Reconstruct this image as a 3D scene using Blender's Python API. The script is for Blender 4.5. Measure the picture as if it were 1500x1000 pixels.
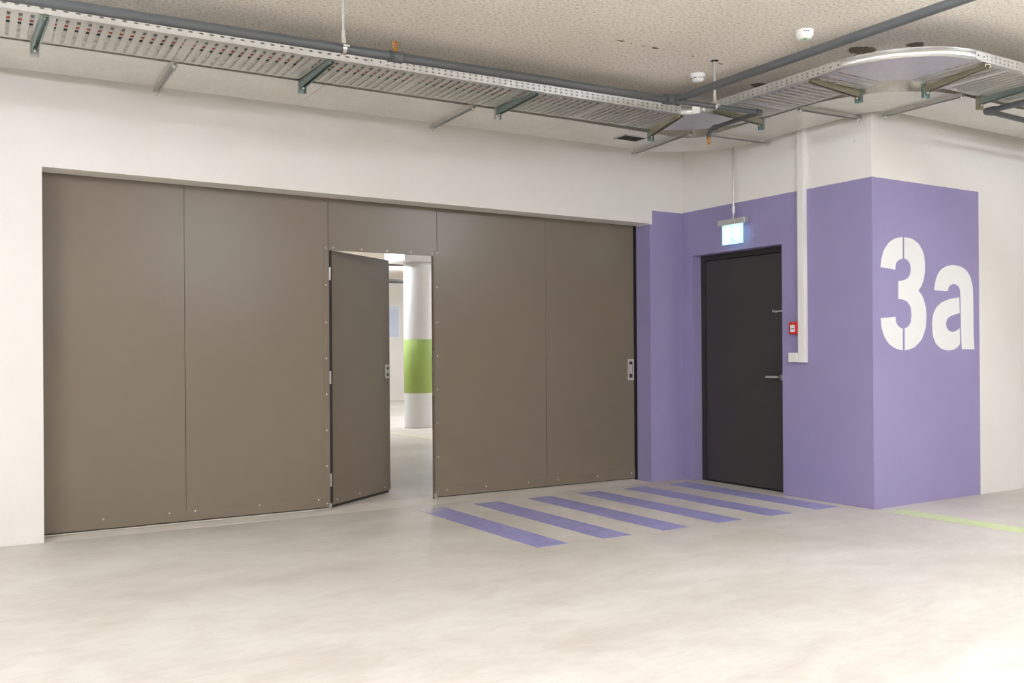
import bpy, bmesh, math, random
from mathutils import Vector, Matrix
random.seed(7)
for o in list(bpy.data.objects):
    bpy.data.objects.remove(o, do_unlink=True)
scene = bpy.context.scene
COL = scene.collection

# ------------------------------------------------------------------ camera
CAM = Vector((-0.6039, -6.7644, 1.2)); YAW, PITCH, ROLL = 0.5529, 0.0015, -0.0068
FPX, SHY = 1373.2, 16.92                      # focal length and shift in px of the 1500x1000 frame
_f = Vector((math.sin(YAW)*math.cos(PITCH), math.cos(YAW)*math.cos(PITCH), math.sin(PITCH)))
_r0 = Vector((math.cos(YAW), -math.sin(YAW), 0)); _u0 = _r0.cross(_f)
_r = math.cos(ROLL)*_r0 + math.sin(ROLL)*_u0; _u = -math.sin(ROLL)*_r0 + math.cos(ROLL)*_u0
cd = bpy.data.cameras.new('camera'); cam = bpy.data.objects.new('camera', cd); COL.objects.link(cam)
cd.sensor_width = 36; cd.lens = FPX/1500*36; cd.shift_y = SHY/1500; cd.clip_end = 200; cd.clip_start = .05
m = Matrix((_r, _u, -_f)).transposed().to_4x4(); m.translation = CAM
cam.matrix_world = m
scene.camera = cam

def ray(x, y, axis, val):                      # pixel -> point on the plane axis = val (a wall, the floor)
    d = _f + _r*((x-750)/FPX) - _u*((y-500-SHY)/FPX)
    i = 'XYZ'.index(axis); t = (val-CAM[i])/d[i]
    return CAM + d*t

# ------------------------------------------------------------------ world, exposure
w = bpy.data.worlds.new('world'); scene.world = w; w.use_nodes = True
w.node_tree.nodes['Background'].inputs[0].default_value = (1, .97, .93, 1)
w.node_tree.nodes['Background'].inputs[1].default_value = .25
scene.view_settings.view_transform = 'Standard'; scene.view_settings.look = 'None'
scene.view_settings.gamma = 1; scene.view_settings.use_curve_mapping = False
scene.view_settings.exposure = 0.95
LAMP = 62.0                                   # emission strength of the lamps' diffusers
LAMP_COL = (.915, 1, 1.165)

# ------------------------------------------------------------------ materials
def srgb(r, g, b):
    f = lambda c: (c/255/12.92) if c/255 <= .04045 else ((c/255+.055)/1.055)**2.4
    return (f(r), f(g), f(b), 1)
def mat(name):
    mm = bpy.data.materials.new(name); mm.use_nodes = True
    nt = mm.node_tree; b = nt.nodes['Principled BSDF']
    return mm, nt, b
def N(nt, t, **kw):
    n = nt.nodes.new(t)
    for k, v in kw.items(): setattr(n, k, v)
    return n
def ramp(nt, src, stops):
    r = N(nt, 'ShaderNodeValToRGB'); e = r.color_ramp.elements
    while len(e) < len(stops): e.new(.5)
    for i, (p, c) in enumerate(stops):
        e[i].position = p; e[i].color = c if len(c) == 4 else (*c, 1)
    nt.links.new(src, r.inputs[0]); return r
def mixc(nt, fac, a, b, mode='MIX'):
    n = N(nt, 'ShaderNodeMix', data_type='RGBA', blend_type=mode)
    for s, v in ((n.inputs[0], fac), (n.inputs[6], a), (n.inputs[7], b)):
        if isinstance(v, bpy.types.NodeSocket): nt.links.new(v, s)
        else: s.default_value = v
    return n.outputs[2]
def mth(nt, op, a, b=None, c=None):
    n = N(nt, 'ShaderNodeMath', operation=op)
    for s, v in zip(n.inputs, (a, b, c)):
        if v is None: continue
        if isinstance(v, bpy.types.NodeSocket): nt.links.new(v, s)
        else: s.default_value = v
    return n.outputs[0]
def noise(nt, scale, detail=4, rough=.55, vec=None, dist=0):
    n = N(nt, 'ShaderNodeTexNoise'); n.inputs['Scale'].default_value = scale
    n.inputs['Detail'].default_value = detail; n.inputs['Roughness'].default_value = rough
    n.inputs['Distortion'].default_value = dist
    if vec is not None: nt.links.new(vec, n.inputs['Vector'])
    return n.outputs[0]
def position(nt): return N(nt, 'ShaderNodeNewGeometry').outputs['Position']
def scaled(nt, v, s):
    n = N(nt, 'ShaderNodeVectorMath', operation='MULTIPLY'); nt.links.new(v, n.inputs[0]); n.inputs[1].default_value = s
    return n.outputs[0]
def bump(nt, b, h, strength, dist):
    n = N(nt, 'ShaderNodeBump'); n.inputs['Strength'].default_value = strength; n.inputs['Distance'].default_value = dist
    nt.links.new(h, n.inputs['Height']); nt.links.new(n.outputs[0], b.inputs['Normal'])
def simple(name, col, rough=.5, metal=0, spec=.5, var=.06, nscale=6, bmp=0):
    mm, nt, b = mat(name); p = position(nt)
    n = noise(nt, nscale, 5, .6, p)
    r = ramp(nt, n, [(.3, (1-var,)*3), (.7, (1+0*var,)*3)])
    nt.links.new(mixc(nt, 1, col, r.outputs[0], 'MULTIPLY'), b.inputs['Base Color'])
    b.inputs['Roughness'].default_value = rough; b.inputs['Metallic'].default_value = metal
    b.inputs['Specular IOR Level'].default_value = spec
    if bmp: bump(nt, b, noise(nt, 90, 3, .6, p), bmp, .002)
    return mm
WHITE = srgb(240, 235, 227); PURPLE = srgb(156, 146, 183)
def wall_material(name, mask=None):
    """white painted concrete, lilac paint where mask says so"""
    mm, nt, b = mat(name); p = position(nt)
    n1 = ramp(nt, noise(nt, 1.3, 5, .6, p), [(.3, (.955, .95, .94)), (.7, (1, 1, 1))])
    col = mixc(nt, 1, WHITE, n1.outputs[0], 'MULTIPLY')
    vo = N(nt, 'ShaderNodeTexVoronoi'); vo.inputs['Scale'].default_value = 2.6; nt.links.new(p, vo.inputs['Vector'])
    pore = mth(nt, 'LESS_THAN', vo.outputs['Distance'], .016)
    col = mixc(nt, mth(nt, 'MULTIPLY', pore, .55), col, srgb(120, 108, 92))
    if mask:
        sep = N(nt, 'ShaderNodeSeparateXYZ'); nt.links.new(p, sep.inputs[0])
        jit = mth(nt, 'MULTIPLY', mth(nt, 'SUBTRACT', noise(nt, 25, 2, .5, p), .5), .006)
        fac = mask(nt, sep, jit)
        n2 = ramp(nt, noise(nt, 2.2, 6, .65, p), [(.28, (.93, .92, .95)), (.72, (1, 1, 1))])
        pc = mixc(nt, 1, PURPLE, n2.outputs[0], 'MULTIPLY')
        pc = mixc(nt, mth(nt, 'MULTIPLY', pore, .5), pc, srgb(70, 62, 96))
        col = mixc(nt, fac, col, pc)
    nt.links.new(col, b.inputs['Base Color'])
    b.inputs['Roughness'].default_value = .62; b.inputs['Specular IOR Level'].default_value = .3
    h = mth(nt, 'ADD', noise(nt, 40, 4, .6, p), mth(nt, 'MULTIPLY', noise(nt, 4, 3, .5, p), 2.0))
    bump(nt, b, h, .18, .004)
    return mm
def mask_back(nt, s, j):       # lilac right of the gate opening
    a = mth(nt, 'LESS_THAN', mth(nt, 'ADD', s.outputs[2], j), 2.535)
    g = mth(nt, 'GREATER_THAN', mth(nt, 'ADD', s.outputs[0], j), 5.118)
    low = mth(nt, 'MULTIPLY', mth(nt, 'GREATER_THAN', s.outputs[0], 4.95), mth(nt, 'LESS_THAN', s.outputs[2], 2.405))
    return mth(nt, 'MULTIPLY', a, mth(nt, 'MAXIMUM', g, low))
def mask_right(nt, s, j):
    a = mth(nt, 'LESS_THAN', mth(nt, 'ADD', s.outputs[2], j), 2.538)
    g = mth(nt, 'LESS_THAN', mth(nt, 'ADD', s.outputs[0], j), 6.872)
    return mth(nt, 'MULTIPLY', a, g)
M_WB = wall_material('white_and_lilac_concrete_gate', mask_back)
M_WR = wall_material('white_and_lilac_concrete_corner', mask_right)
M_W = wall_material('white_concrete')

def floor_material():
    mm, nt, b = mat('power_floated_concrete'); p = position(nt)
    s1 = noise(nt, .55, 6, .62, scaled(nt, p, (.8, 1.5, 1)), .6)
    s2 = noise(nt, 3.4, 9, .72, scaled(nt, p, (1, 1.6, 1)), .6)
    c1 = ramp(nt, s1, [(.25, srgb(190, 182, 168)), (.5, srgb(208, 201, 189)), (.72, srgb(221, 215, 206))])
    c2 = ramp(nt, s2, [(.26, (.80, .77, .73)), (.56, (1, 1, 1)), (.8, (1.0, .99, .97))])
    col = mixc(nt, .85, c1.outputs[0], c2.outputs[0], 'MULTIPLY')
    sw = noise(nt, 16, 7, .75, scaled(nt, p, (.5, 2.0, 1)), .9)          # trowel arcs
    c3 = ramp(nt, sw, [(.32, (.90, .885, .86)), (.6, (1, 1, 1))])
    col = mixc(nt, .7, col, c3.outputs[0], 'MULTIPLY')
    vo = N(nt, 'ShaderNodeTexVoronoi'); vo.inputs['Scale'].default_value = 1.7; nt.links.new(p, vo.inputs['Vector'])
    col = mixc(nt, mth(nt, 'MULTIPLY', mth(nt, 'LESS_THAN', vo.outputs['Distance'], .011), .7), col, srgb(90, 80, 68))
    nt.links.new(col, b.inputs['Base Color'])
    rr = ramp(nt, s2, [(.3, (.36,)*3), (.7, (.52,)*3)])
    nt.links.new(rr.outputs[0], b.inputs['Roughness']); b.inputs['Specular IOR Level'].default_value = .45
    bump(nt, b, mth(nt, 'ADD', noise(nt, 60, 4, .6, p), mth(nt, 'MULTIPLY', s2, 3)), .08, .003)
    return mm
M_FLOOR = floor_material()
CHIPS = [((908, 60), .030, .012), ((925, 63), .011, .007), ((942, 67), .011, .007), ((960, 70), .026, .013), ((1015, 83), .009, .007), ((1057, 93), .022, .012),
         ((1112, 125), .075, .05), ((1262, 74), .105, .075), ((1341, 66), .07, .05)]
ZC = 3.25
def ceiling_material():
    mm, nt, b = mat('sprayed_insulation'); p = position(nt)
    fine = noise(nt, 52, 5, .75, p); mid = noise(nt, 22, 4, .7, p); big = noise(nt, 1.6, 4, .6, p)
    c = ramp(nt, fine, [(.32, srgb(186, 168, 144)), (.48, srgb(244, 234, 218)), (.64, srgb(253, 248, 239))])
    c2 = ramp(nt, big, [(.3, (.96, .95, .94)), (.7, (1, 1, 1))])
    col = mixc(nt, 1, c.outputs[0], c2.outputs[0], 'MULTIPLY')
    wob = N(nt, 'ShaderNodeVectorMath', operation='MULTIPLY_ADD')
    nz = N(nt, 'ShaderNodeTexNoise'); nz.inputs['Scale'].default_value = 16; nz.inputs['Detail'].default_value = 6; nz.inputs['Roughness'].default_value = .75; nt.links.new(p, nz.inputs['Vector'])
    nt.links.new(nz.outputs['Color'], wob.inputs[0]); wob.inputs[1].default_value = (.12, .12, 0); nt.links.new(p, wob.inputs[2])
    fac = None
    for (px, rx, ry) in CHIPS:                                           # knocked-off spots in the coating
        q = ray(px[0], px[1], 'Z', ZC)
        sub = N(nt, 'ShaderNodeVectorMath', operation='SUBTRACT')
        nt.links.new(wob.outputs[0], sub.inputs[0]); sub.inputs[1].default_value = (q.x+.06, q.y+.06, q.z)
        sc = scaled(nt, sub.outputs[0], (1/rx, 1/ry, .0))
        ln = N(nt, 'ShaderNodeVectorMath', operation='LENGTH'); nt.links.new(sc, ln.inputs[0])
        l = mth(nt, 'LESS_THAN', ln.outputs['Value'], 1)
        fac = l if fac is None else mth(nt, 'MAXIMUM', fac, l)
    col = mixc(nt, mth(nt, 'MULTIPLY', fac, .85), col, srgb(96, 78, 52))
    nt.links.new(col, b.inputs['Base Color']); b.inputs['Roughness'].default_value = .95; b.inputs['Specular IOR Level'].default_value = .1
    bump(nt, b, mth(nt, 'SUBTRACT', mth(nt, 'ADD', fine, mth(nt, 'MULTIPLY', mid, .8)), mth(nt, 'MULTIPLY', fac, 1.0)), .6, .012)
    return mm
M_CEIL = ceiling_material()

def gate_material():
    mm, nt, b = mat('taupe_coated_steel'); p = position(nt)
    n = ramp(nt, noise(nt, 1.2, 5, .6, p), [(.3, (.95, .95, .95)), (.7, (1, 1, 1))])
    nt.links.new(mixc(nt, 1, srgb(123, 111, 93), n.outputs[0], 'MULTIPLY'), b.inputs['Base Color'])
    b.inputs['Roughness'].default_value = .3; b.inputs['Specular IOR Level'].default_value = .5
    bump(nt, b, noise(nt, 3, 2, .5, p), .03, .01)
    return mm
M_GATE = gate_material()
M_DARK = simple('dark_rubber_and_gap', srgb(34, 30, 26), .7)
M_DOOR = simple('anthracite_coated_steel', srgb(62, 59, 57), .45, var=.05, nscale=3)
M_FRAME = simple('anthracite_frame_steel', srgb(50, 47, 42), .5)
def galv(name, col, rough, metal=.9):
    mm, nt, b = mat(name); p = position(nt)
    vo = N(nt, 'ShaderNodeTexVoronoi'); vo.inputs['Scale'].default_value = 45; nt.links.new(p, vo.inputs['Vector'])
    sp = ramp(nt, vo.outputs['Color'], [(.0, (.9, .9, .9)), (1, (1, 1, 1))])
    n = ramp(nt, noise(nt, 3, 5, .6, p), [(.3, (.88, .88, .87)), (.7, (1, 1, 1))])
    c = mixc(nt, 1, mixc(nt, 1, col, sp.outputs[0], 'MULTIPLY'), n.outputs[0], 'MULTIPLY')
    nt.links.new(c, b.inputs['Base Color']); b.inputs['Metallic'].default_value = metal
    b.inputs['Roughness'].default_value = rough
    return mm
M_GALV = galv('galvanised_tray_steel', srgb(226, 225, 220), .38)
M_DUCT = galv('galvanised_duct_sheet', srgb(226, 223, 214), .28)
M_ZINC = galv('yellow_passivated_zinc', srgb(204, 200, 172), .35)
M_ZBLUE = galv('blue_passivated_zinc', srgb(170, 188, 184), .35)
M_STEEL = galv('brushed_steel', srgb(205, 202, 196), .3)
M_PIPE = simple('grey_painted_pipe', srgb(84, 86, 86), .36, var=.04)
M_BRASS = galv('brass', srgb(214, 158, 62), .3)
M_SATIN = simple('satin_nickel', srgb(206, 200, 190), .35, .35)
M_RIVET = simple('bright_rivet', srgb(222, 216, 205), .3, .6)
M_PLAST = simple('white_plastic', srgb(240, 236, 228), .4, var=.02)
M_RED = simple('red_plastic', srgb(212, 44, 36), .35, var=.03)
M_BLACK = simple('black_print', srgb(25, 25, 25), .6)
M_WPRINT = simple('white_print', srgb(235, 232, 226), .6)
M_NUM = simple('white_wall_paint', srgb(243, 240, 235), .6, var=.03, nscale=3)
M_GREENP = simple('green_band_paint', srgb(168, 194, 102), .55, var=.04)
M_LEAD = simple('green_status_mark', srgb(120, 200, 110), .4)
def stripe_material(faded=False):
    mm, nt, b = mat('worn_lilac_floor_paint'); p = position(nt)
    n = noise(nt, 7, 6, .7, scaled(nt, p, (1, 1.6, 1)), .5)
    c = ramp(nt, n, [(.3, srgb(132, 129, 172)), (.55, srgb(150, 147, 190)), (.75, srgb(166, 163, 200))])
    col = c.outputs[0]
    if faded:                                 # one corner scuffed back to the concrete
        dv = N(nt, 'ShaderNodeVectorMath', operation='DISTANCE'); nt.links.new(p, dv.inputs[0]); dv.inputs[1].default_value = (2.57, -.17, 0)
        mr = N(nt, 'ShaderNodeMapRange'); nt.links.new(mth(nt, 'ADD', dv.outputs['Value'], mth(nt, 'MULTIPLY', mth(nt, 'SUBTRACT', n, .5), .12)), mr.inputs[0])
        mr.inputs[1].default_value = .10; mr.inputs[2].default_value = .26; mr.inputs[3].default_value = .95; mr.inputs[4].default_value = 0
        col = mixc(nt, mr.outputs[0], col, srgb(204, 196, 184))
    nt.links.new(col, b.inputs['Base Color']); b.inputs['Roughness'].default_value = .45
    return mm
M_STRIPE = stripe_material()
M_STRIPE_FADED = stripe_material(True)
M_LIME = simple('pale_lime_floor_paint', srgb(214, 226, 168), .5, var=.14, nscale=9)
M_YEL = simple('pale_yellow_floor_paint', srgb(226, 221, 178), .5, var=.12, nscale=9)
def emit(name, col, s):
    mm, nt, b = mat(name); b.inputs['Base Color'].default_value = (*col, 1)
    b.inputs['Emission Color'].default_value = (*col, 1); b.inputs['Emission Strength'].default_value = s
    b.inputs['Roughness'].default_value = .5
    n = ramp(nt, noise(nt, 3, 2, .5, position(nt)), [(0, (.98*col[0], .98*col[1], .98*col[2])), (1, col)])
    nt.links.new(n.outputs[0], b.inputs['Emission Color'])
    return mm
M_LAMP, _nt, _b = mat('lamp_diffuser')
_b.inputs['Base Color'].default_value = (.9, .9, .9, 1); _b.inputs['Emission Color'].default_value = (*LAMP_COL, 1); _b.inputs['Emission Strength'].default_value = LAMP
M_SIGN = emit('sign_light_field', (.45, .86, .92), .62)
M_SIGNW = emit('sign_white_field', (.86, .97, 1), 1.0)
M_SIGNG = emit('sign_green_field', (.40, .86, .72), .5)
M_POSTER = simple('pale_blue_print', srgb(212, 221, 238), .4, var=.12, nscale=5)
M_CAB = {k: simple('cable_'+k, c, .5, var=.03) for k, c in dict(red=srgb(196, 62, 48), white=srgb(228, 226, 220), black=srgb(38, 38, 38), grey=srgb(130, 130, 128)).items()}

# ------------------------------------------------------------------ mesh helpers
class MB:
    def __init__(s): s.v = []; s.f = []; s.smooth = []
    def add(s, vs, fs, sm=False):
        o = len(s.v); s.v += [Vector(v) for v in vs]; s.f += [tuple(o+i for i in f) for f in fs]; s.smooth += [sm]*len(fs); return s
    def box(s, a, b):
        (x0, y0, z0), (x1, y1, z1) = [tuple(min(p, q) for p, q in zip(a, b)), tuple(max(p, q) for p, q in zip(a, b))]
        return s.hexa([(x0, y0, z0), (x1, y0, z0), (x1, y1, z0), (x0, y1, z0), (x0, y0, z1), (x1, y0, z1), (x1, y1, z1), (x0, y1, z1)])
    def hexa(s, v):
        return s.add(v, [(0, 3, 2, 1), (4, 5, 6, 7), (0, 1, 5, 4), (1, 2, 6, 5), (2, 3, 7, 6), (3, 0, 4, 7)])
    def obox(s, o, ax, ay, az, a, b):           # box in a local frame
        P = lambda x, y, z: Vector(o)+Vector(ax)*x+Vector(ay)*y+Vector(az)*z
        x0, y0, z0 = a; x1, y1, z1 = b
        return s.hexa([P(x0, y0, z0), P(x1, y0, z0), P(x1, y1, z0), P(x0, y1, z0), P(x0, y0, z1), P(x1, y0, z1), P(x1, y1, z1), P(x0, y1, z1)])
    def tube(s, pts, r, n=16, caps=True):
        pts = [Vector(p) for p in pts]; rings = []
        rs = r if isinstance(r, (list, tuple)) else [r]*len(pts)
        t0 = (pts[1]-pts[0]).normalized(); up = Vector((0, 0, 1)) if abs(t0.z) < .9 else Vector((1, 0, 0))
        nrm = t0.cross(up).normalized()
        for i, p in enumerate(pts):
            t = ((pts[i]-pts[i-1]).normalized() if i else t0) + ((pts[i+1]-pts[i]).normalized() if i < len(pts)-1 else (pts[i]-pts[i-1]).normalized())
            t.normalize(); nrm = (nrm-t*nrm.dot(t)).normalized(); bn = t.cross(nrm)
            rings.append([p+rs[i]*(math.cos(2*math.pi*k/n)*nrm+math.sin(2*math.pi*k/n)*bn) for k in range(n)])
        vs = [v for rg in rings for v in rg]; fs = []
        for i in range(len(pts)-1):
            for k in range(n): fs.append((i*n+k, i*n+(k+1) % n, (i+1)*n+(k+1) % n, (i+1)*n+k))
        s.add(vs, fs, True)
        if caps: s.add(rings[0], [tuple(range(n-1, -1, -1))]); s.add(rings[-1], [tuple(range(n))])
        return s
    def prism(s, poly, d):                      # planar polygon (3-D points, any winding) pushed along d
        n = len(poly); d = Vector(d); a = [Vector(p) for p in poly]; b = [p+d for p in a]
        s.add(a+b, [tuple(range(n-1, -1, -1)), tuple(range(n, 2*n))]+[(i, (i+1) % n, n+(i+1) % n, n+i) for i in range(n)])
        return s
    def lathe(s, o, prof, n=32, ax=(0, 0, 1)):  # profile [(r, h)]
        o = Vector(o); q = Vector((0, 0, 1)).rotation_difference(Vector(ax)); vs = []; fs = []
        for r, h in prof:
            for k in range(n): vs.append(o+q@Vector((r*math.cos(2*math.pi*k/n), r*math.sin(2*math.pi*k/n), h)))
        for i in range(len(prof)-1):
            for k in range(n): fs.append((i*n+k, i*n+(k+1) % n, (i+1)*n+(k+1) % n, (i+1)*n+k))
        s.add(vs, fs, True); s.add(vs[:n], [tuple(range(n-1, -1, -1))]); s.add(vs[-n:], [tuple(range(n))]); return s
    def build(s, name, material, parent=None, bevel=0, label=None, seg=2):
        me = bpy.data.meshes.new(name); off = wloc(parent)
        me.from_pydata([tuple(v-off) for v in s.v], [], s.f); me.update()
        bm = bmesh.new(); bm.from_mesh(me); bmesh.ops.recalc_face_normals(bm, faces=bm.faces); bm.to_mesh(me); bm.free()
        me.polygons.foreach_set('use_smooth', s.smooth)
        me.materials.append(material)
        o = bpy.data.objects.new(name, me); COL.objects.link(o)
        if parent: o.parent = parent
        if bevel:
            b = o.modifiers.new('bevel', 'BEVEL'); b.width = bevel; b.segments = seg; b.limit_method = 'ANGLE'; b.angle_limit = .6
        if label: o['label'] = label
        return o
def wloc(o):
    v = Vector((0, 0, 0))
    while o: v = v+o.location; o = o.parent
    return v
def tag(o, label, cat, group=None, kind=None):
    o['label'] = label; o['category'] = cat
    if group: o['group'] = group
    if kind: o['kind'] = kind
    return o
def thing(name, loc, label, cat, group=None, kind=None):
    o = bpy.data.objects.new(name, None); o.empty_display_size = .1; COL.objects.link(o); o.location = loc
    return tag(o, label, cat, group, kind)
def part_copy(src, parent, world):              # linked copy of a piece whose mesh is centred on its own origin
    o = src.copy(); COL.objects.link(o); o.parent = parent; o.location = Vector(world)-wloc(parent); return o
def centred(mb, name, material, parent, world, rotz=0):
    me = bpy.data.meshes.new(name); me.from_pydata([tuple(v) for v in mb.v], [], mb.f); me.update()
    bm = bmesh.new(); bm.from_mesh(me); bmesh.ops.recalc_face_normals(bm, faces=bm.faces); bm.to_mesh(me); bm.free()
    me.polygons.foreach_set('use_smooth', mb.smooth)
    me.materials.append(material); o = bpy.data.objects.new(name, me); COL.objects.link(o); o.parent = parent
    o.location = Vector(world)-wloc(parent); o.rotation_euler.z = rotz; return o
def arc(c, r, a0, a1, n):
    return [(c[0]+r*math.cos(math.radians(a0+(a1-a0)*i/n)), c[1]+r*math.sin(math.radians(a0+(a1-a0)*i/n))) for i in range(n+1)]

# ------------------------------------------------------------------ the room
XW, YF = 5.493, -2.127            # door wall plane, lettered wall plane
XL, YN, XE, YB = -7.0, -13.0, 13.0, 16.1
fl = MB(); fl.box((XL, YN, -.2), (XE, -.004, 0)); fl.box((XL, .352, -.2), (XE, YB, 0)); fl.box((XL, -.004, -.2), (XE, .352, -.012))
floor = tag(fl.build('floor', M_FLOOR), 'pale grey beige power floated concrete floor', 'floor', kind='structure')
th = MB(); th.box((.005, .0, -.012), (5.085, .348, .001)); th.build('threshold', simple('pale_screed', srgb(220, 211, 198), .6), floor, label='paler screed strip under the gate')
tag(MB().box((XL, YN, ZC), (XE, YB, ZC+.2)).build('ceiling', M_CEIL), 'rough beige sprayed insulation ceiling', 'ceiling', kind='structure')
wb = MB(); wb.box((XL, 0, 0), (0, .2, ZC)); wb.box((5.09, 0, 0), (XW+.05, .2, ZC))
wb.hexa([(0, 0, 2.438), (5.09, 0, 2.412), (5.09, .2, 2.412), (0, .2, 2.438), (0, 0, ZC), (5.09, 0, ZC), (5.09, .2, ZC), (0, .2, ZC)])
tag(wb.build('wall_back', M_WB), 'white concrete wall around the gate with lilac painted pier', 'wall', kind='structure')
DX = 5.60                          # face of the door leaf
D0, D1, DZ = -.14, -1.23, 2.117
wr = MB(); wr.box((XW, D0, 0), (DX+.15, .2, ZC)); wr.box((XW, YF, 0), (DX+.15, D1, ZC)); wr.box((XW, D1, DZ), (DX+.15, D0, ZC)); wr.box((DX+.15, YF, 0), (XE, .2, ZC))
tag(wr.build('wall_right', M_WR), 'projecting corner wall painted lilac up to a straight edge, white above', 'wall', kind='structure')
tag(MB().box((XL-.2, YN, 0), (XL, YB, ZC)).build('wall_left', M_W), 'white concrete side wall', 'wall', kind='structure')
tag(MB().box((XL, YN-.2, 0), (XE, YN, ZC)).build('wall_front', M_W), 'white concrete wall opposite the gate', 'wall', kind='structure')
tag(MB().box((XE, YN, 0), (XE+.2, YB, ZC)).build('wall_end', M_W), 'white concrete end wall', 'wall', kind='structure')
tag(MB().box((XL, YB, 0), (XE, YB+.2, ZC)).build('wall_far', M_W), 'white far wall of the hall seen through the open pass door', 'wall', kind='structure')

# ------------------------------------------------------------------ hung tube lamps, some added unseen or lowered to brighten the ceiling
def lamp(x, y, along, label, length=1.5, drop=.17):
    """tubular damp-proof lamp hung on two thin rods, lit all round"""
    z = ZC-drop
    t = thing('tube_lamp', (x, y, z), label, 'lamp', 'hanging tube lamps')
    d = Vector((0, 1, 0)) if along == 'y' else Vector((1, 0, 0)); s = Vector((d.y, d.x, 0)); up = Vector((0, 0, 1)); o = Vector((x, y, z))
    MB().tube([o-d*(length/2-.04), o+d*(length/2-.04)], .05, 8, False).build('diffuser', M_LAMP, t)
    for e in (-1, 1):
        MB().tube([o+d*e*(length/2-.04), o+d*e*length/2], .054, 16).build('end_cap', M_PLAST, t)
        MB().obox(o+d*e*length*.3, d, s, up, (-.015, -.056, -.056), (.015, .056, .06)).build('bracket', M_GALV, t, .01) if False else None
        MB().tube([o+d*e*(length/2-.02)+up*.05, o+d*e*(length/2-.02)+up*(drop+.002)], .004, 8).build('rod', M_STEEL, t)
LAMPS = [(-1.75, -2.6, .3, 1.5, 'white tube lamp hung close to the white pier at the closed end of the gate'), (-2.2, -6.4, .85, 1.5, 'unseen tube lamp hung low to brighten the ceiling, between the white pier and the opposite wall'),  # second lamp is out of view, lowered so its light reaches the ceiling
         (2.3, -4.9, .42, .9, 'short unseen tube lamp added for light on the ceiling, facing the pass door'), (5.68, -5.2, .17, 1.5, 'white tube lamp hung close under the ceiling facing the stairwell door corner'),  # short lamp added out of view, placed and sized for its light
         (3.2, -6.7, .8, 1.5, 'unseen tube lamp added low over the parking bay to brighten the ceiling'), (1.6, -10, .6, 1.5, 'white tube lamp hung near the wall opposite the gate')]  # low lamp over the bay added unseen to light the ceiling ahead
for x, y, dr, ln, lab in LAMPS: lamp(x, y, 'y', lab, ln, dr)
for x, y, lab in ((4.9, 8.0, 'white tube lamp hung beside the green banded pillar in the hall'), (9.0, 8.6, 'white tube lamp hung past the pillar in the hall'), (2.6, 11.5, 'white tube lamp hung far behind the left gate panels in the hall'), (9.4, 12.9, 'white tube lamp hung near the blue notice in the hall'), (9.6, 4.0, 'white tube lamp hung in the hall behind the stairwell block')):
    lamp(x, y, 'y', lab)

# ------------------------------------------------------------------ sliding gate with pass door
YG, TG = .21, .04
gate = thing('sliding_gate', (2.5, YG, 0), 'large taupe steel sliding gate with an open pass door', 'gate')
ZG0, ZG1 = .02, 2.50
J = [-.12, .936, 2.02, 2.972, 4.058, 5.062]
def panel(x0, x1, z0, z1): MB().box((x0+.0012, YG, z0), (x1-.0012, YG+TG, z1)).build('panel', M_GATE, gate, .0015)
panel(J[0], J[1], ZG0, ZG1); panel(J[1], J[2], ZG0, ZG1); panel(J[2], J[3], 2.03, ZG1); panel(J[3], J[4], ZG0, ZG1); panel(J[4], J[5], ZG0, ZG1)
MB().box((J[0], YG+TG, ZG0+.03), (J[2]-.04, YG+TG+.006, ZG1)).box((J[3]+.04, YG+TG, ZG0+.03), (J[5], YG+TG+.006, ZG1)).box((J[2]-.04, YG+TG, 2.06), (J[3]+.04, YG+TG+.006, ZG1)).build('back_sheet', M_DARK, gate)
# trim strips round the pass door and along the bottom
sl = MB().box((1.980, YG-.003, ZG0), (2.024, YG, 2.064)).build('trim_strip', M_GATE, gate)
sr = MB().box((2.944, YG-.003, ZG0), (2.992, YG, 2.064)).build('trim_strip', M_GATE, gate)
st = MB().box((2.026, YG-.003, 2.022), (2.942, YG, 2.064)).build('trim_strip', M_GATE, gate)
kl = MB().box((J[0], YG-.003, ZG0), (1.978, YG, .1)).build('kick_strip', M_GATE, gate)
kr = MB().box((2.994, YG-.003, ZG0), (J[5], YG, .1)).build('kick_strip', M_GATE, gate)
MB().box((J[0], YG-.001, .004), (2.024, YG+.02, .012)).build('floor_seal', M_RIVET, gate)
MB().box((2.944, YG-.001, .004), (J[5], YG+.02, .012)).build('floor_seal', M_RIVET, gate)
MB().box((J[0], YG+.02, .0), (2.024, YG+.05, .022)).box((2.944, YG+.02, 0), (J[5], YG+.05, .022)).build('bottom_brush', M_DARK, gate)
MB().box((J[5], YG+.01, 0), (5.2, YG+.09, 2.5)).build('closing_gap_strip', M_DARK, gate, label='black strip at the closing end of the gate')  # dark strip filling the gap between gate end and jamb
riv = None
def rivet(x, z, par, y=YG-.003):
    global riv
    if riv is None:
        riv = centred(MB().lathe((0, 0, 0), [(.0065, 0), (.006, .0015), (.003, .003)], 10, (0, -1, 0)), 'rivet', M_RIVET, par, (x, y, z))
    else: part_copy(riv, par, (x, y, z))
for z in (.05, .34, .62, .90, 1.18, 1.46, 1.75, 2.04): rivet(1.999, z, sl); rivet(2.968, z+.012, sr)
for x in (2.06, 2.3, 2.52, 2.73, 2.925): rivet(x, 2.043, st)
for x in (.385, .82, 1.0, 1.47, 1.93): rivet(x, .085, kl)
for x in (3.05, 3.43, 3.86, 4.18, 4.62, 5.02): rivet(x, .07, kr)
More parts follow.
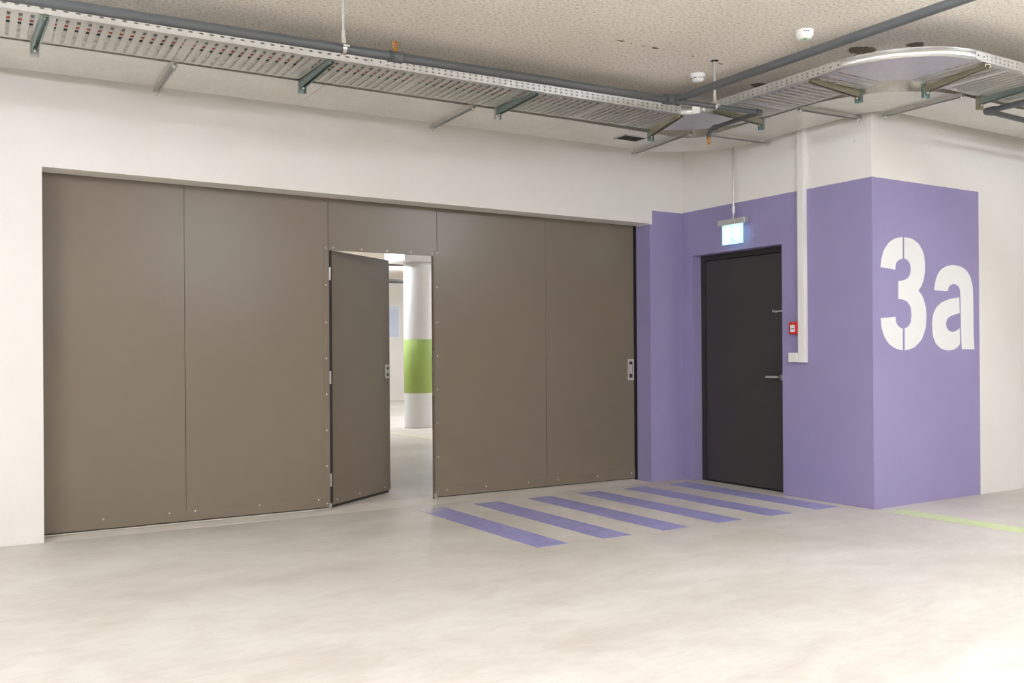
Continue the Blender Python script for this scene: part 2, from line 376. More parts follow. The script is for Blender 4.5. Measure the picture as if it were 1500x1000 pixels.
# flush pull
fp = MB(); x0, x1, z0, z1 = 4.985, 5.056, .95, 1.148
fp.box((x0, YG-.006, z0), (x0+.014, YG+.0, z1)).box((x1-.014, YG-.006, z0), (x1, YG, z1)).box((x0+.014, YG-.006, z0), (x1-.014, YG, z0+.022)).box((x0+.014, YG-.006, z1-.022), (x1-.014, YG, z1))
pull = fp.build('flush_pull', M_SATIN, gate, label='brushed steel flush pull')
MB().box((x0+.014, YG-.0015, z0+.022), (x1-.014, YG-.0005, z1-.022)).build('recess', M_FRAME, pull)
MB().box((x0+.02, YG-.005, z0+.06), (x1-.02, YG-.001, z1-.05)).build('grip_plate', M_SATIN, pull, .001)
# pass door leaf, swung into the hall
A = math.radians(35.3); H = Vector((2.034, YG+.02, 0)); ax = Vector((math.cos(A), math.sin(A), 0)); ay = Vector((-math.sin(A), math.cos(A), 0)); az = Vector((0, 0, 1))
leaf = MB().obox(H, ax, ay, az, (.012, 0, .03), (.92, .055, 2.028)).build('pass_door', M_GATE, gate, .002, 'pass door leaf standing ajar')
MB().obox(H, ax, ay, az, (.012, -.003, .03), (.92, 0, .1)).build('kick_strip', M_GATE, leaf)
MB().obox(H, ax, ay, az, (.006, .015, .006), (.916, .04, .03)).build('floor_brush', M_DARK, leaf)
lp = MB().obox(H, ax, ay, az, (.838, -.006, 1.0), (.915, 0, 1.12)).build('lock_plate', M_SATIN, leaf, .001, 'steel lock plate')
for u0, u1, v0, v1 in ((.862, .892, 1.075, 1.1), (.862, .892, 1.02, 1.045)):
    MB().obox(H, ax, ay, az, (u0, -.0075, v0), (u1, -.006, v1)).build('recess', M_FRAME, leaf)
MB().tube([H+ax*.875+ay*-.007+az*1.06, H+ax*.875+ay*-.011+az*1.06], .009, 14).build('lock_cylinder', M_RIVET, leaf)
for z in (.23, 1.03, 1.84): MB().tube([(2.031, YG-.002, z-.05), (2.031, YG-.002, z+.05)], .0075, 12).build('hinge', M_STEEL, gate)
for z in (.055,): 
    for u in (.09, .42, .82):
        p = H+ax*u-ay*.003+az*(z+.01); MB().lathe(p, [(.0065, 0), (.006, .0015), (.003, .003)], 10, -ay).build('rivet', M_RIVET, leaf)
for x in (2.026, 2.945): MB().tube([(x, YG+.0, .012), (x, YG+.0, .05)], .014, 14).build('guide_roller', M_STEEL, gate)
MB().box((2.022, YG+.004, ZG0), (2.05, YG+.012, 2.03)).build('hinge_gap_shade', M_DARK, gate)  # dark strip added so the gap beside the leaf looks shaded
# reveal edge on the closing side
MB().box((2.938, YG+.002, ZG0), (2.974, YG+TG, 2.03)).build('strike_jamb', M_GATE, gate)
MB().box((2.936, YG+.01, .86), (2.938, YG+.03, 1.24)).build('strike_plate', M_STEEL, gate)

# ------------------------------------------------------------------ stairwell door
door = thing('door_1', (DX, (D0+D1)/2, 0), 'anthracite steel door set in the lilac wall under the lit sign', 'door', kind='structure')
fr = MB(); fr.box((DX-.005, D0, 0), (DX+.08, D0-.05, DZ)).box((DX-.005, D1, 0), (DX+.08, D1+.05, DZ)).box((DX-.005, D1+.05, DZ-.05), (DX+.08, D0-.05, DZ))
fr.build('door_frame', M_FRAME, door, .003)
leaf2 = MB().box((DX+.006, D0-.054, .012), (DX+.06, D1+.054, DZ-.054)).build('door_leaf', M_DOOR, door, .003)
MB().box((DX+.0, D0, 0), (DX+.14, D1, .006)).build('door_sill', M_FRAME, door)
hn = MB(); hy = -1.118; hz = .99
hn.tube([(DX+.006, hy, hz), (DX-.045, hy, hz)], .010, 14)
hd = hn.build('door_handle', M_STEEL, leaf2, label='brushed steel lever handle')
hd2 = MB().tube([(DX-.045, hy-.008, hz), (DX-.045, hy+.13, hz)], .010, 14); hd2.build('lever', M_SATIN, leaf2)
MB().lathe((DX+.006, hy, hz), [(.026, 0), (.026, .006), (.022, .009)], 24, (-1, 0, 0)).build('rosette', M_STEEL, leaf2)
tc = bpy.data.curves.new('lettering', 'FONT'); tc.body = 'Treppenhaus'; tc.size = .0275; tc.extrude = .0006; tc.space_character = .95
to = bpy.data.objects.new('tmp', tc); COL.objects.link(to); bpy.context.view_layer.update()
tm = bpy.data.meshes.new_from_object(to.evaluated_get(bpy.context.evaluated_depsgraph_get())); bpy.data.objects.remove(to)
tm.materials.clear(); tm.materials.append(M_WPRINT)
le = bpy.data.objects.new('lettering', tm); COL.objects.link(le); le.parent = leaf2
le.matrix_local = Matrix.Translation(Vector((DX+.005, -1.014, 1.551))-wloc(leaf2)) @ Matrix(((0, 0, -1, 0), (-1, 0, 0, 0), (0, 1, 0, 0), (0, 0, 0, 1)))
le['label'] = 'small white word on the dark door'

# ------------------------------------------------------------------ painted numeral and letter
def smooth_poly(pts, rounds=2):
    for _ in range(rounds):
        out = []; n = len(pts)
        for i in range(n):
            p0, p1, p2 = Vector(pts[i-1]), Vector(pts[i]), Vector(pts[(i+1) % n])
            ang = (p1-p0).angle(p2-p1) if (p1-p0).length and (p2-p1).length else 0
            if ang > .85: out.append(tuple(p1))
            else:
                out.append(tuple(p1*.75+p0*.25)) if (p1-p0).length > 3 else None
                out.append(tuple(p1*.5+(p1*.75+p0*.25)*.25+(p1*.75+p2*.25)*.25))
                out.append(tuple(p1*.75+p2*.25)) if (p2-p1).length > 3 else None
        pts = out
    return pts
def wall_paint(name, pieces, label, cat):
    mb = MB()
    for pc in pieces:
        pts = [ray(1240+x/3.125, 240+y/3.125, 'Y', YF) for x, y in smooth_poly(pc, 1)]
        mb.prism([(p.x, YF, p.z) for p in pts], (0, -.002, 0))
    return tag(mb.build(name, M_NUM), label, cat, 'stencilled characters on the corner wall')
wall_paint('painted_numeral', [
    [(155, 472), (160, 430), (172, 390), (195, 357), (225, 339), (256, 334), (256, 432), (240, 438), (228, 450), (223, 468), (222, 484)],
    [(264, 335), (300, 342), (330, 365), (350, 402), (359, 450), (358, 500), (350, 540), (337, 568), (328, 580), (345, 600), (359, 640), (366, 690), (362, 750), (345, 802), (313, 838), (290, 848), (266, 853), (266, 752), (282, 745), (294, 725), (298, 690), (294, 655), (280, 632), (262, 621), (237, 618), (237, 535), (260, 533), (280, 523), (291, 505), (294, 480), (290, 455), (278, 439), (264, 432)],
    [(156, 706), (223, 699), (225, 718), (231, 736), (242, 748), (257, 753), (257, 853), (225, 846), (195, 825), (172, 790), (160, 750)]],
    'large white stencilled number three on the lilac corner wall', 'numeral')
wall_paint('painted_letter', [
    [(401, 578), (405, 545), (415, 510), (432, 483), (458, 467), (487, 462), (520, 468), (548, 486), (566, 515), (576, 555), (579, 600), (580, 700), (582, 800), (585, 848), (528, 848), (526, 825), (524, 760), (523, 690), (522, 620), (520, 580), (514, 562), (502, 552), (488, 549), (475, 554), (466, 566), (462, 582)],
    [(515, 610), (470, 618), (435, 633), (410, 657), (395, 692), (391, 735), (395, 788), (410, 825), (435, 847), (465, 854), (490, 850), (505, 841), (519, 825), (517, 752), (500, 765), (485, 769), (470, 765), (458, 751), (454, 731), (460, 709), (475, 696), (517, 682)]],
    'large white stencilled letter a beside the painted number on the lilac wall', 'letter')

# ------------------------------------------------------------------ floor markings
SL = ['lilac floor stripe beside the open pass door, its end faded', 'second lilac floor stripe counted from the open pass door', 'third lilac floor stripe counted from the open pass door',
      'third lilac floor stripe counted from the dark door', 'second lilac floor stripe counted from the dark door', 'lilac floor stripe closest to the dark door']
for i in range(6):
    x0 = 2.578+.5105*i
    s = MB().box((x0, -1.89, -.002), (x0+.235, -.185, .0022))
    tag(s.build('floor_stripe', M_STRIPE_FADED if i == 0 else M_STRIPE), SL[i], 'floor marking', 'lilac stripes painted on the floor')
tag(MB().box((5.485, -6, -.002), (5.675, -2.26, .0022)).build('floor_line', M_LIME), 'pale lime line on the floor leading away from the lilac corner', 'floor marking')
tag(MB().box((5.40, 1.2, -.002), (5.49, 15, .0022)).build('floor_line', M_YEL), 'pale yellow line on the hall floor in front of the pillar', 'floor marking')

# ------------------------------------------------------------------ call point and trunking
ty0, ty1 = -1.432, -1.500; TD = .042
tr = thing('cable_trunking', (XW, (ty0+ty1)/2, 1.12), 'white plastic trunking running down the lilac wall beside the dark door', 'trunking')
MB().box((XW+.002, ty0, 1.118), (XW-TD*.7, ty1, ZC+.002)).build('trunk_body', M_PLAST, tr, .002)
MB().box((XW-TD*.7, ty0-.002, 1.118), (XW-TD, ty1+.002, ZC)).build('trunk_cover', M_PLAST, tr, .003)
MB().box((XW+.002, ty0+.095, 1.12), (XW-.05, ty0, 1.198)).build('outlet_box', M_PLAST, tr, .004)
cp = thing('fire_call_point', (XW, -1.385, 1.40), 'small red fire alarm call point next to the white trunking', 'call point')
MB().box((XW+.002, -1.342, 1.352), (XW-.045, -1.437+.006, 1.455)).build('housing', M_RED, cp, .005)
MB().box((XW-.044, -1.357, 1.37), (XW-.0475, -1.407, 1.428)).build('glass_plate', M_WPRINT, cp, .001, 'white press plate')
for k in (-1, 0, 1): MB().lathe((XW-.0475, -1.382+k*.014, 1.397), [(.0055, 0), (.005, .0008)], 12, (-1, 0, 0)).build('print_dot', M_BLACK, cp)
MB().lathe((XW-.045, -1.382, 1.441), [(.006, 0), (.004, .002)], 12, (-1, 0, 0)).build('status_lamp', M_BRASS, cp)

# ------------------------------------------------------------------ lit exit sign on its pole
SX = 5.425
sg = thing('exit_sign', (SX, -.74, 2.17), 'illuminated emergency exit sign hanging on a thin pole above the dark door', 'exit sign')
MB().tube([(SX, -.742, 2.49), (SX, -.742, ZC+.002)], .008, 12).build('pole', M_STEEL, sg)
MB().tube([(SX, -.742, 2.435), (SX, -.742, 2.50)], .012, 12).build('sleeve', M_PLAST, sg)
MB().tube([(SX, -.742, 2.44), (SX+.003, -.736, 2.41), (SX, -.735, 2.378)], .004, 8).build('supply_cord', M_PLAST, sg)
MB().box((SX-.026, -.568, 2.335), (SX+.026, -.898, 2.385)).build('housing', M_GALV, sg, .004)
for y in (-.62, -.70, -.81): MB().lathe((SX-.026, y, 2.36), [(.006, 0), (.005, .002)], 10, (-1, 0, 0)).build('screw', M_STEEL, sg)
pn = MB().box((SX-.006, -.606, 2.165), (SX+.006, -.850, 2.337)).build('light_panel', M_SIGN, sg)
y_, z_ = -.606, 2.165
F = lambda u, v: (SX-.006, y_-u*.244, z_+v*.172)
MB().prism([F(.10, .10), (F(.42, .10)), F(.42, .84), F(.10, .84)], (-.0015, 0, 0)).build('door_symbol', M_SIGNW, pn)
MB().prism([F(.60, .84), F(.84, .84), F(.84, .5), F(.95, .5), F(.72, .14), F(.5, .5), F(.60, .5)], (-.0015, 0, 0)).build('arrow_symbol', M_SIGNW, pn)
MB().prism([F(.46, .08), F(.66, .08), F(.46, .36)], (-.001, 0, 0)).build('green_field', M_SIGNG, pn)
G = lambda u, v: (SX-.0075, y_-u*.244, z_+v*.172)
mn = MB()
mn.prism([G(.25+.035*math.cos(a*.5236), .745+.05*math.sin(a*.5236)) for a in range(12)], (-.001, 0, 0))
mn.prism([G(.22, .68), G(.30, .66), G(.27, .42), G(.20, .44)], (-.001, 0, 0))
mn.prism([G(.20, .45), G(.26, .42), G(.17, .16), G(.12, .18)], (-.001, 0, 0))
mn.prism([G(.22, .44), G(.27, .42), G(.36, .28), G(.35, .16), G(.31, .16), G(.32, .27)], (-.001, 0, 0))
mn.prism([G(.29, .66), G(.28, .60), G(.37, .50), G(.40, .53)], (-.001, 0, 0))
mn.prism([G(.22, .68), G(.13, .58), G(.15, .48), G(.18, .49), G(.17, .56), G(.23, .62)], (-.001, 0, 0))
mn.build('running_figure', emit('sign_pale_figure', (.6, .92, .9), .75), pn)

# ------------------------------------------------------------------ ventilation duct (flat, rounded bends)
ZT = 3.0
SK = -.025                          # the run is a little out of parallel with the gate wall
WD = .56; WE = .53
duct = thing('ventilation_duct', (2.0, -.5, ZT), 'flat galvanised sheet ventilation duct running along the walls beside the cable tray', 'duct')
def ribbon(outer, inner, z0, z1):
    mb = MB(); n = len(outer)
    vs = [(x, y, z0) for x, y in outer]+[(x, y, z0) for x, y in inner]+[(x, y, z1) for x, y in outer]+[(x, y, z1) for x, y in inner]
    fs = []
    for i in range(n-1):
        fs += [(i, i+1, n+i+1, n+i), (2*n+i, 3*n+i, 3*n+i+1, 2*n+i+1), (i, 2*n+i, 2*n+i+1, i+1), (n+i, n+i+1, 3*n+i+1, 3*n+i)]
    fs += [(0, n, 3*n, 2*n), (n-1, 3*n-1, 4*n-1, 2*n-1)]
    mb.add(vs, fs); return mb
c1 = (4.69, -1.02); R1 = .705
dz0, dz1 = ZT, ZT+.17
yo = lambda x: -.19+SK*x
segs = [(-2.6, -.4), (-.4, 1.62), (1.62, 3.6), (3.6, 4.69)]
for x0, x1 in segs:
    last = x1 > 4
    d = ribbon([(x0+.001, yo(x0)), (x1-.001, c1[1]+R1 if last else yo(x1))], [(x0+.001, yo(x0)-WD-.027), (x1-.001, c1[1]+R1-WE if last else yo(x1)-WD-.027)], dz0, dz1).build('duct_section', M_DUCT, duct)
ribbon(arc(c1, R1, 90, 0, 20), arc(c1, R1-WE, 90, 0, 20), dz0, dz1).build('duct_bend', M_DUCT, duct)
xo = c1[0]+R1                        # 5.395
c2 = (5.56, -2.09); r2 = .2
ribbon([(xo, c1[1]-.001), (c2[0]-r2, c2[1]+.001)], [(xo-WE, c1[1]-.001), (c2[0]-r2-WE, c2[1]+.001)], dz0, dz1).build('duct_section', M_DUCT, duct)
ribbon(arc(c2, r2, 180, 270, 16), arc(c2, r2+WE, 180, 270, 16), dz0, dz1).build('duct_bend', M_DUCT, duct)
ribbon([(c2[0], c2[1]-r2), (9, c2[1]-r2)], [(c2[0], c2[1]-r2-WE), (9, c2[1]-r2-WE)], dz0, dz1).build('duct_section', M_DUCT, duct)
gx0, gx1, gy0, gy1 = 4.24, 4.48, -.71, -.55
g = MB().box((gx0, gy0, ZT-.004), (gx0+.012, gy1, ZT)).box((gx1-.012, gy0, ZT-.004), (gx1, gy1, ZT)).box((gx0, gy0, ZT-.004), (gx1, gy0+.012, ZT)).box((gx0, gy1-.012, ZT-.004), (gx1, gy1, ZT)).build('grille_frame', M_GALV, duct)
MB().box((gx0+.012, gy0+.012, ZT-.002), (gx1-.012, gy1-.012, ZT)).build('grille_opening', M_FRAME, duct, label='dark rectangular outlet')
for k in range(8):
    yy = gy0+.022+k*.0175; MB().obox((0, 0, 0), (1, 0, 0), (0, 1, 0), (0, 0, 1), (gx0+.012, yy, ZT-.004), (gx1-.012, yy+.004, ZT-.002)).build('louvre', M_FRAME, duct)

def hanger(p0, p1, label):           # c-channel below the duct on two threaded rods
    p0 = Vector((*p0, ZT)); p1 = Vector((*p1, ZT)); d = (p1-p0); L = d.length; d.normalize(); s = Vector((-d.y, d.x, 0)); up = Vector((0, 0, 1))
    t = thing('duct_hanger', p0, label, 'hanger', 'channels carrying the duct')
    ch = MB().obox(p0, d, s, up, (0, -.019, -.003), (L, .019, 0)).obox(p0, d, s, up, (0, -.019, -.024), (L, -.016, -.003)).obox(p0, d, s, up, (0, .016, -.024), (L, .019, -.003)).obox(p0, d, s, up, (0, -.019, -.024), (L, -.011, -.021)).obox(p0, d, s, up, (0, .011, -.024), (L, .019, -.021))
    ch.build('channel', M_GALV, t)
    for u in (.012, L-.02):
        q = p0+d*u
        MB().tube([q-up*.045, (q.x, q.y, ZC+.002)], .0045, 8).build('threaded_rod', M_STEEL, t)
        MB().lathe(q-up*.037, [(.010, 0), (.010, .010), (.014, .0105), (.014, .0125)], 6).build('nut', M_RIVET, t)
hanger((.655, -.826), (.68, -.14), 'short channel under the duct between the two gate panels nearest the white pier')
hanger((2.715, -.884), (2.74, -.16), 'short channel under the duct above the pass door')
hanger((4.62, -1.075), (4.72, -.22), 'short channel under the duct beside its dark outlet')
hanger((4.80, -1.10), (5.45, -1.13), 'short channel under the duct at its rounded bend near the exit sign')
hanger((4.8065, -2.03), (5.43, -2.07), 'short channel under the duct next to the lilac outer corner, lit white')
hanger((5.515, -2.86), (5.52, -2.21), 'short dark channel under the duct just past the lilac outer corner')

# ------------------------------------------------------------------ slotted cable tray
tray = thing('cable_tray', (2, -1.1, ZT), 'galvanised slotted cable tray with side rails running under the ceiling', 'cable tray')
TSK = -.031; W = .49; HR = .06; PITCH_R = .0555; RW = .037
def tray_dir(a): return Vector(a).normalized()
rungs = {}
def straight(p_near, d, length, side, name_holes=2, solid=()):
    """p_near: start on the rail facing the room; d: run direction; side: unit vector towards the wall"""
    p = Vector((*p_near, ZT)); d = Vector((*d, 0)).normalized(); s = Vector((*side, 0)).normalized(); up = Vector((0, 0, 1))
    sec = MB().obox(p, d, s, up, (0, .0, 0), (length, .03, .0015)).obox(p, d, s, up, (0, W-.022, 0), (length, W, .0015)).build('tray_section', M_GALV, tray)
    n = int(length/PITCH_R); rz = math.atan2(d.y, d.x)
    for k in range(n):
        u = (k+.5)*length/n
        wide = (k % 13 == 6)
        key = 'w' if wide else 'n'
        c = p+d*u+s*(W/2)
        if (key, round(rz, 3)) not in rungs:
            hw = PITCH_R*.5 if wide else RW/2; sgn = 1 if Vector((-d.y, d.x, 0)).dot(s) > 0 else -1
            b = MB(); h = W/2
            b.box((-hw, -h+.026, 0), (hw, h-.02, .0015))
            if not wide:                    # turned-up slot lips
                b.box((-hw, -h+.045, -.0045), (-hw+.0022, h-.045, .0015)); b.box((hw-.0022, -h+.045, -.0045), (hw, h-.045, .0015))
            b.box((-hw, (h-.008)*sgn, -.003), (hw*.55, (h)*sgn, .0005))      # scalloped edge tab
            rungs[(key, round(rz, 3))] = centred(b, 'rung', M_GALV, sec, c, rz)
        else: part_copy(rungs[(key, round(rz, 3))], sec, c).rotation_euler.z = rz
    # rails: the one to the room has punched holes
    rows = [(.026, .034)] if name_holes == 1 else [(.015, .022), (.037, .044)]
    rail = MB(); zs = [0]+[z for r in rows for z in r]+[HR]
    for i in range(0, len(zs)-1, 2): rail.obox(p, d, s, up, (0, 0, zs[i]), (length, .0015, zs[i+1]))
    hp = .058 if name_holes == 1 else .045; hw = .022 if name_holes == 1 else .013
    m_ = int(length/hp)
    for (a, b_) in rows:
        for k in range(m_+1):
            e0 = 0 if k == 0 else k*length/(m_+1)+hw/2
            e1 = length if k == m_ else (k+1)*length/(m_+1)-hw/2
            rail.obox(p, d, s, up, (e0, 0, a), (e1, .0015, b_))
    rail.obox(p, d, s, up, (0, -.0005, HR-.003), (length, .012, HR))
    rail.build('side_rail', M_GALV, sec)
    MB().obox(p, d, s, up, (0, W-.0015, 0), (length, W, HR)).obox(p, d, s, up, (0, W-.012, HR-.003), (length, W, HR)).build('side_rail', M_GALV, sec)
    return sec
yn = lambda x: -1.305+TSK*x
XB1 = 4.19
d1 = Vector((1, TSK)).normalized(); sd1 = Vector((-d1.y, d1.x))
L1 = (XB1+2.6)/d1.x
LA = (1.74+2.6)/d1.x
pA = (-2.6, yn(-2.6)); pB = (1.74, yn(1.74))
straight(pA, d1, LA-.001, sd1, 1); straight(pB, d1, L1-LA, sd1, 2)
def bend(c, ri, ro, a0, a1, outer_visible):
    zb = ZT
    base = ribbon(arc(c, ro, a0, a1, 24), arc(c, ri, a0, a1, 24), zb, zb+.0015).build('tray_bend', M_GALV, tray)
    ribbon(arc(c, ro, a0, a1, 24), arc(c, ro-.0015, a0, a1, 24), zb, zb+HR).build('side_rail', M_GALV, base)
    ribbon(arc(c, ro+.002, a0, a1, 24), arc(c, ro-.010, a0, a1, 24), zb+HR-.004, zb+HR).build('rail_lip', M_GALV, base)
    ribbon(arc(c, ri+.0015, a0, a1, 16), arc(c, ri, a0, a1, 16), zb, zb+HR).build('side_rail', M_GALV, base)
    for pl in base.children:
        pl.data.polygons.foreach_set('use_smooth', [len(f.vertices) == 4 for f in pl.data.polygons])
    for a in (a0, a1):                                        # joint plates at the ends
        pass
    return base
ri1 = .125; cb1 = (XB1, yn(XB1)-ri1)
bend(cb1, ri1, ri1+W, 90-1.5, 0, False)
X2 = cb1[0]+ri1                      # room-side rail of the second run
cb2 = (X2+W+.11, -2.75)
straight((X2, cb1[1]), (0, -1), cb1[1]-cb2[1], (1, 0), 2)
bend(cb2, .11, .11+W, 180, 270, True)
straight((cb2[0], cb2[1]-.11-W), (1, -.012), 4.0, (.012, 1), 2)
# coupling plates with bolts
for (p, d, s) in ((Vector((X2, -2.70, ZT)), Vector((0, -1, 0)), Vector((-1, 0, 0))), (Vector((cb2[0]-.03, cb2[1]-.11-W, ZT)), Vector((1, 0, 0)), Vector((0, -1, 0))), (Vector((1.70, yn(1.70), ZT)), Vector((1, TSK, 0)).normalized(), Vector((0, -1, 0)))):
    MB().obox(p, d, s, (0, 0, 1), (0, .0, .006), (.1, .003, .052)).build('coupling_plate', M_GALV, tray)
    for u in (.02, .08): MB().lathe(p+d*u+s*.003+Vector((0, 0, .03)), [(.005, 0), (.005, .003)], 8, s).build('bolt', M_FRAME, tray)

# cables in the tray
def tray_path(off):
    s = Vector((sd1.x, sd1.y)); pts = [(-2.6+s.x*off, yn(-2.6)+s.y*off)]
    for x in (-1.0, 1.0, 3.0): pts.append((x+s.x*off, yn(x)+s.y*off))
    pts += arc(cb1, ri1+off, 88.5, 0, 10)
    pts += [(X2+off, -2.2)]
    pts += arc(cb2, .11+W-off, 180, 270, 10)
    pts += [(6.5, cb2[1]-.11-W+off), (8.3, cb2[1]-.11-W+off-.04)]
    return pts
CB = [('red', .16, .005, 'thin red cable lying in the slotted tray'), ('black', .225, .006, 'black cable lying in the middle of the slotted tray'), ('white', .31, .009, 'white cable lying in the wall side of the slotted tray'),
      ('grey', .09, .007, 'grey cable lying along the room side of the slotted tray'), ('white', .40, .007, 'thin white cable lying at the wall edge of the slotted tray')]
for c, off, r, lab in CB:
    pts = tray_path(off)
    tag(MB().tube([(x, y, ZT+.001+r) for x, y in pts], r, 8).build('cable', M_CAB[c]), lab, 'cable', 'cables in the slotted tray')

# brackets: ceiling post between tray and duct, arm under the tray
def bracket(post, tip, label, m, mp, lip=.0042):
    post = Vector((*post, 0)); tip = Vector((*tip, 0)); d = (tip-post); L = d.length; d.normalize(); s = Vector((-d.y, d.x, 0)); up = Vector((0, 0, 1))
    t = thing('tray_bracket', (post.x, post.y, ZC), label, 'bracket', 'brackets carrying the cable tray')
    o = Vector((post.x, post.y, 0))
    MB().obox(o, d, s, up, (-.015, -.024, 2.915), (-.0125, .024, ZC+.002)).obox(o, d, s, up, (-.015, -.024, 2.915), (.012, -.0215, ZC+.002)).obox(o, d, s, up, (-.015, .0215, 2.915), (.012, .024, ZC+.002)).build('post', mp, t)
    MB().obox(o, d, s, up, (-.0156, -.004, 2.925), (-.0149, .004, 2.945)).obox(o, d, s, up, (-.0156, -.004, 2.96), (-.0149, .004, 2.98)).build('post_slot', M_FRAME, t)
    z = ZT-lip+.002
    arm = MB().obox(o, d, s, up, (.0, -.02, z-.005), (L, .02, z-.002))
    for e0, e1 in ((-.02, -.0175), (.0175, .02)):
        Q = lambda x, y, h: o+d*x+s*y+up*h
        arm.hexa([Q(0, e0, z-.048), Q(L, e0, z-.022), Q(L, e1, z-.022), Q(0, e1, z-.048), Q(0, e0, z-.005), Q(L, e0, z-.005), Q(L, e1, z-.005), Q(0, e1, z-.005)])
        f0, f1 = (e0, e0+.009) if e0 < 0 else (e1-.009, e1)
        arm.hexa([Q(0, f0, z-.048), Q(L, f0, z-.022), Q(L, f1, z-.022), Q(0, f1, z-.048), Q(0, f0, z-.0455), Q(L, f0, z-.0195), Q(L, f1, z-.0195), Q(0, f1, z-.0455)])
    arm.build('arm', m, t)
    for u in (.05, L-.03): MB().lathe(o+d*u+up*(z-.006), [(.008, 0), (.008, -.006), (.004, -.008)], 6).build('clip_bolt', M_RIVET, t)
    for zz in (2.945, 2.985): MB().lathe(o+d*.014+up*zz+s*.0, [(.009, 0), (.009, .008), (.005, .009)], 6, d).build('bolt', M_RIVET, t)
def b1(x): return (x, yn(x)+W+.017), (x+.01, yn(x)+.005)
bracket(*b1(-.105), 'tray bracket beside the white pier at the closed end of the gate', M_ZBLUE, M_GALV)
bracket(*b1(1.455), 'tray bracket over the second gate panel, greenish zinc', M_ZBLUE, M_ZBLUE)
bracket(*b1(2.915), 'tray bracket over the pass door, near the duct channel', M_ZBLUE, M_GALV)
bracket((4.335, yn(4.3)+W+.03), (4.20, yn(4.2)+.005), 'yellowish tray bracket beside the dark duct outlet', M_ZINC, M_ZBLUE, -.0003)
bracket((X2+W+.015, -1.645), (X2+.005, -1.66), 'yellowish tray bracket above the lit exit sign', M_ZINC, M_ZBLUE)
bracket((X2+W+.017, -2.535), (X2+.005, -2.55), 'yellowish tray bracket before the shiny curved bend', M_ZINC, M_ZBLUE)
bracket((5.12, cb2[1]-.11+.016), (5.02, cb2[1]-.11-W+.005), 'yellowish tray bracket just after the shiny curved bend', M_ZINC, M_ZBLUE)
bracket((5.73, cb2[1]-.115+.015), (5.70, cb2[1]-.12-W+.005), 'bluish tray bracket above the painted number', M_ZBLUE, M_ZINC)

# ------------------------------------------------------------------ sprinkler pipes
ZP = 2.93
yp = lambda x: -1.705-.05*x
sp = thing('sprinkler_pipe', (3.71, yp(3.71), ZP), 'grey sprinkler pipe running in front of the cable tray with a branch crossing it', 'pipe')
T = Vector((3.705, yp(3.705), ZP))
def P3(x, y, z=ZP): return Vector((x, y, z))
MB().tube([P3(-2.6, yp(-2.6)), T], .027, 20).build('main_pipe', M_PIPE, sp)
MB().tube([T, P3(3.72, -9)], .026, 20).build('branch_pipe', M_PIPE, sp)
E1 = P3(4.475, -1.958); E2 = P3(4.51, -1.40)
MB().tube([T, E1+Vector((-.01, 0, 0))], .018, 16).build('thin_pipe', M_PIPE, sp)
el = [E1+(E2-E1).normalized()*t for t in (0, .3)]+[E2-Vector((0, .05, 0))]+[E2+Vector((0, -.05+.05*math.sin(a), -.05+.05*math.cos(a))) for a in (.5, 1.0, 1.57)]+[E2+Vector((0, 0, -.065))]
MB().tube(el, .0165, 16).build('drop_pipe', M_PIPE, sp)
for a, b_, r in ((T-Vector((.07, 0, 0)), T-Vector((.028, 0, 0)), .035), (T+Vector((.026, 0, 0)), T+Vector((.06, 0, 0)), .031), (T+Vector((0, -.03, 0)), T+Vector((0, -.07, 0)), .034)):
    MB().tube([a, a.lerp(b_, .2), a.lerp(b_, .25), a.lerp(b_, .75), a.lerp(b_, .8), b_], [r, r, r*.9, r*.9, r, r], 20).build('tee_socket', M_PIPE, sp)
MB().lathe(T-Vector((0, 0, .0)), [(.001, -.031), (.022, -.026), (.031, -.01), (.031, .01), (.022, .026), (.001, .031)], 20).build('tee_body', M_PIPE, sp)
MB().tube([E1+Vector((-.035, 0, 0)), E1+Vector((-.008, 0, 0))], .022, 16).build('elbow_socket', M_PIPE, sp)
MB().lathe(E1, [(.001, -.022), (.015, -.018), (.022, -.006), (.022, .006), (.015, .018), (.001, .022)], 18).build('elbow', M_PIPE, sp)
MB().tube([E2-Vector((0, .085, 0)), E2-Vector((0, .055, 0))], .021, 16).build('elbow_socket', M_PIPE, sp)
xs = 1.685; S0 = P3(xs, yp(xs)); dd = Vector((1, -.05, 0)).normalized()
MB().tube([S0-dd*.038, S0-dd*.031, S0-dd*.03, S0+dd*.03, S0+dd*.031, S0+dd*.038], [.035, .035, .032, .032, .035, .035], 20).build('pipe_tee', M_PIPE, sp)
def sprinkler(p, sgn):
    up = Vector((0, 0, sgn))
    h = MB().lathe(p, [(.015, 0), (.015, .012), (.011, .014), (.011, .022)], 12, up).build('sprinkler_head', M_BRASS, sp, label='brass sprinkler head')
    for s in (-1, 1): MB().tube([p+up*.02+Vector((s*.010, 0, 0)), p+up*.034+Vector((s*.017, 0, 0)), p+up*.052+Vector((s*.004, 0, 0))], .0032, 8).build('yoke_arm', M_BRASS, h)
    MB().lathe(p+up*.052, [(.008, 0), (.019, .001), (.019, .003), (.004, .004)], 14, up).build('deflector', M_BRASS, h)
    MB().tube([p+up*.02, p+up*.05], .003, 8).build('bulb', M_RED, h)
sprinkler(S0+Vector((0, 0, .03)), 1)
sprinkler(E2+Vector((0, 0, -.06)), -1)
sp2 = thing('sprinkler_pipe', (5.87, -2.82, ZP), 'grey sprinkler pipe with an elbow above the painted letter', 'pipe')
Q = P3(5.87, -2.82)
MB().tube([Q, P3(5.87, -9)], .02, 16).build('branch_pipe', M_PIPE, sp2); MB().tube([Q, P3(9, -2.72)], .02, 16).build('main_pipe', M_PIPE, sp2)
